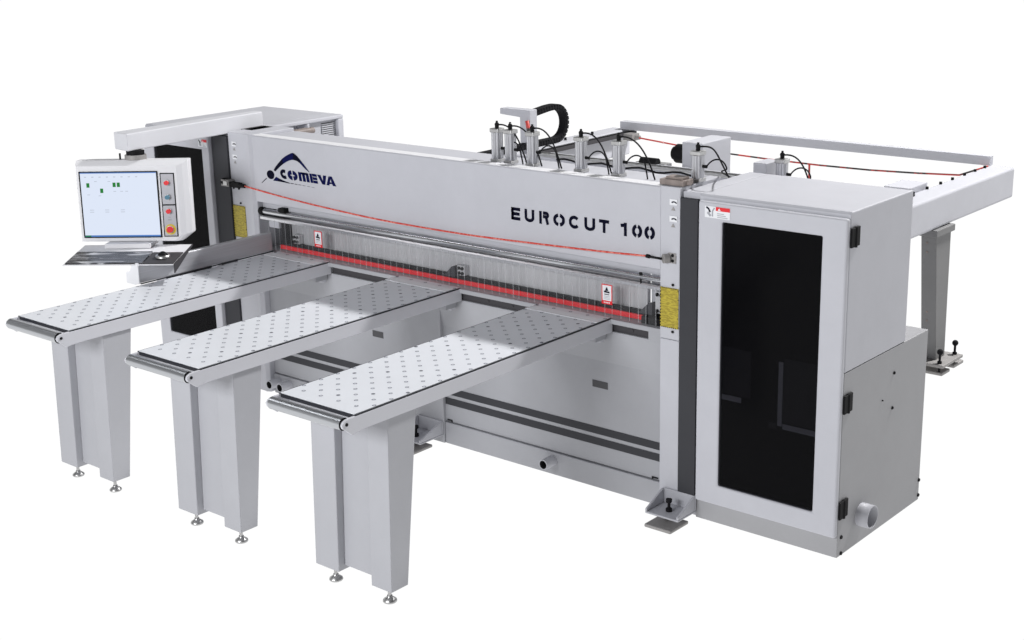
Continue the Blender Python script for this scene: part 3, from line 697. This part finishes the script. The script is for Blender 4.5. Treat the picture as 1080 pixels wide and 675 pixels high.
cb = [(-.03, 1.13), (.078, 1.122), (.264, 1.108), (.446, 1.094), (.8, 1.072), (1.288, 1.058), (1.7, 1.052), (2.114, 1.055), (2.475, 1.068), (2.788, 1.085), (2.985, 1.165)]
m = MB(CABLE); m.tube([(x, 3.9 if x > 0 else 3.95, z) for x, z in cb], .0065, 8); m.tube([(1.63, 3.9, 1.052), (1.632, 3.9, .90)], .008, 8); m.build('hanging_cable', R)
m = MB([CASTING]); m.box(-.045, .045, 3.86, 3.96, 1.095, 1.15); m.cyl((.045, 3.91, 1.124), (.085, 3.91, 1.122), .018, 12); m.build('cable_anchor', lb, .003)
m = MB(PAINT); m.box(-.26, -.16, 2.80, 3.0, .0, .949); m.build('leg', R, .004)

# ================================================================== PUSHER CARRIAGE
C2 = thing('pusher_carriage', 'motor driven pusher carriage with cross bar and black energy chain behind the beam', 'pusher carriage', (1.6, 1.2, 1.45))
m = MB(PAINT); m.box(1.50, 2.94, .93, 1.02, 1.47, 1.535); cbm = m.build('cross_bar', C2, .003)
m = MB(STEEL); m.cyl((1.52, .89, 1.545), (2.9, .89, 1.545), .014, 14); m.build('guide_rod', C2)
m = MB([PAINT]); m.box(2.300, 2.435, 1.20, 1.50, 1.40, 1.640); m.build('drive_box', C2, .005)
m = MB(BLACK); m.cyl((2.205, 1.30, 1.552), (2.299, 1.30, 1.552), .055, 24); m.cyl((2.18, 1.30, 1.552), (2.205, 1.30, 1.552), .038, 20); m.box(2.27, 2.2985, 1.25, 1.35, 1.47, 1.6); m.build('motor', C2, .003)
m = MB([STEEL, BLACK]); m.box(2.10, 2.30, 1.03, 1.10, 1.50, 1.535); m.cyl((2.15, 1.02, 1.54), (2.26, 1.02, 1.54), .028, 14, 1); m.build('bearing_block', C2, .003)
for xa in (1.12, 2.80):
    m = MB(PAINT2); m.box(xa, xa + .09, .345, 2.0, .90, 1.05); m.build('carriage_rail', R, .003)
m = MB(PAINT); m.box(2.815, 2.875, .945, 1.005, 1.052, 1.4695); m.build('bar_support', C2, .003)
m = MB(PAINT); m.prism([(1.135, 1.052), (1.195, 1.052), (1.195, 1.43), (1.50, 1.475), (1.50, 1.53), (1.135, 1.49)], 'y', .945, 1.005); m.build('bar_support', C2, .003)
m = MB(STEEL); m.box(2.25, 2.45, 1.021, 1.50, 1.386, 1.3995); m.build('mount_plate', C2)
m = MB(PAINT); m.prism([(1.125, 1.052), (1.205, 1.052), (1.205, 1.742), (.965, 1.742), (.965, 1.705), (1.125, 1.695)], 'y', 1.18, 1.25); m.build('chain_bracket', C2, .004)
m = MB([CABLE]); m.tube([(1.19, 1.172, 1.68), (1.20, 1.172, 1.62), (1.205, 1.172, 1.57)], .012, 8); m.build('cable_tail', C2)
# energy chain: links along a U path
path = [(1.22, 1.713), (1.30, 1.722), (1.38, 1.731), (1.44, 1.733)]
path += [(1.452 + .105 * math.sin(math.radians(a)), 1.628 + .105 * math.cos(math.radians(a))) for a in range(8, 181, 9)]
path += [(1.452 - .06 * i, 1.523) for i in range(1, 15)]
m = MB(RUBBER); seglen = .0
def resample(P, d):
    o = [P[0]]; acc = 0
    for a, b in zip(P, P[1:]):
        l = math.dist(a, b); t = d - acc
        while t <= l: o.append((a[0] + (b[0] - a[0]) * t / l, a[1] + (b[1] - a[1]) * t / l)); t += d
        acc = (acc + l) % d
    return o
RP = resample(path, .026)
for a, b in zip(RP, RP[1:]):
    dy, dz = b[0] - a[0], b[1] - a[1]; l = math.hypot(dy, dz); ty, tz = dy / l, dz / l; ny, nz = -tz, ty; h = .017
    q = [(a[0] + ny * h + ty * .002, a[1] + nz * h + tz * .002), (b[0] + ny * h - ty * .002, b[1] + nz * h - tz * .002), (b[0] - ny * h - ty * .002, b[1] - nz * h - tz * .002), (a[0] - ny * h + ty * .002, a[1] - nz * h + tz * .002)]
    m.prism(q, 'x', 1.145, 1.20)
    c = ((a[0] + b[0]) / 2, (a[1] + b[1]) / 2); m.cyl((1.142, c[0], c[1]), (1.203, c[0], c[1]), .012, 8)
    m.prism([(b[0] + ny * .013 - ty * .004, b[1] + nz * .013 - tz * .004), (b[0] + ny * .013 + ty * .004, b[1] + nz * .013 + tz * .004), (b[0] - ny * .013 + ty * .004, b[1] - nz * .013 + tz * .004), (b[0] - ny * .013 - ty * .004, b[1] - nz * .013 - tz * .004)], 'x', 1.15, 1.195)
m.build('energy_chain', C2)

# ------------------------------------------------------------------ light
w = bpy.data.worlds.new('World'); scn.world = w; w.use_nodes = True
nt = w.node_tree; bg = nt.nodes['Background']
tc = nt.nodes.new('ShaderNodeTexCoord'); sp = nt.nodes.new('ShaderNodeSeparateXYZ'); nt.links.new(tc.outputs['Generated'], sp.inputs[0])
cr = nt.nodes.new('ShaderNodeValToRGB'); e = cr.color_ramp.elements
e[0].position = 0.; e[0].color = (1, 1, 1, 1); e[1].position = .75; e[1].color = (.33, .335, .35, 1)
nt.links.new(sp.outputs['Z'], cr.inputs['Fac']); nt.links.new(cr.outputs['Color'], bg.inputs['Color']); bg.inputs['Strength'].default_value = .28

def area(name, loc, target, size, sy, power, col=(1, 1, 1)):
    l = bpy.data.lights.new(name, 'AREA'); l.shape = 'RECTANGLE'; l.size = size; l.size_y = sy; l.energy = power; l.color = col
    o = bpy.data.objects.new(name, l); COL.objects.link(o); o.location = loc
    o.rotation_euler = (Vector(target) - Vector(loc)).to_track_quat('-Z', 'Y').to_euler()
    return o
area('key_lamp', (1.6 + 3.1, 6.4, 8.4), (1.6, -.2, 1.0), 1.2, .42, 1340, (1, .99, .98))
area('fill_lamp', (2.2, -8.2, 3.7), (1.4, 0, 1.0), 3.5, 2.0, 435, (.98, .985, 1))
area('roller_glint_lamp', (-4.1, -3.8, 6.9), (1.6, -1.2, .95), 2.6, .8, 45, (.97, .98, 1))  # added unseen lamp that draws a highlight along the rollers

# ------------------------------------------------------------------ camera
cam = bpy.data.cameras.new('camera'); co = bpy.data.objects.new('camera', cam); COL.objects.link(co)
r = Vector((0.76189566, 0.64726533, -0.02371922)); u = Vector((-0.16205403, 0.22595384, 0.96056408)); f = Vector((-0.62709927, 0.72800581, -0.27704521))
M = Matrix((r, u, -f)).transposed().to_4x4(); M.translation = Vector((6.73581899, -5.45338513, 2.90920289)); co.matrix_world = M
cam.sensor_width = 36; cam.lens = 1495.057 / 1080 * 36; cam.clip_end = 300; cam.clip_start = .05
scn.camera = co
scn.view_settings.view_transform = 'Standard'; scn.view_settings.look = 'None'; scn.view_settings.exposure = 0; scn.view_settings.gamma = 1
scn.cycles.max_bounces = 8; scn.cycles.transparent_max_bounces = 16
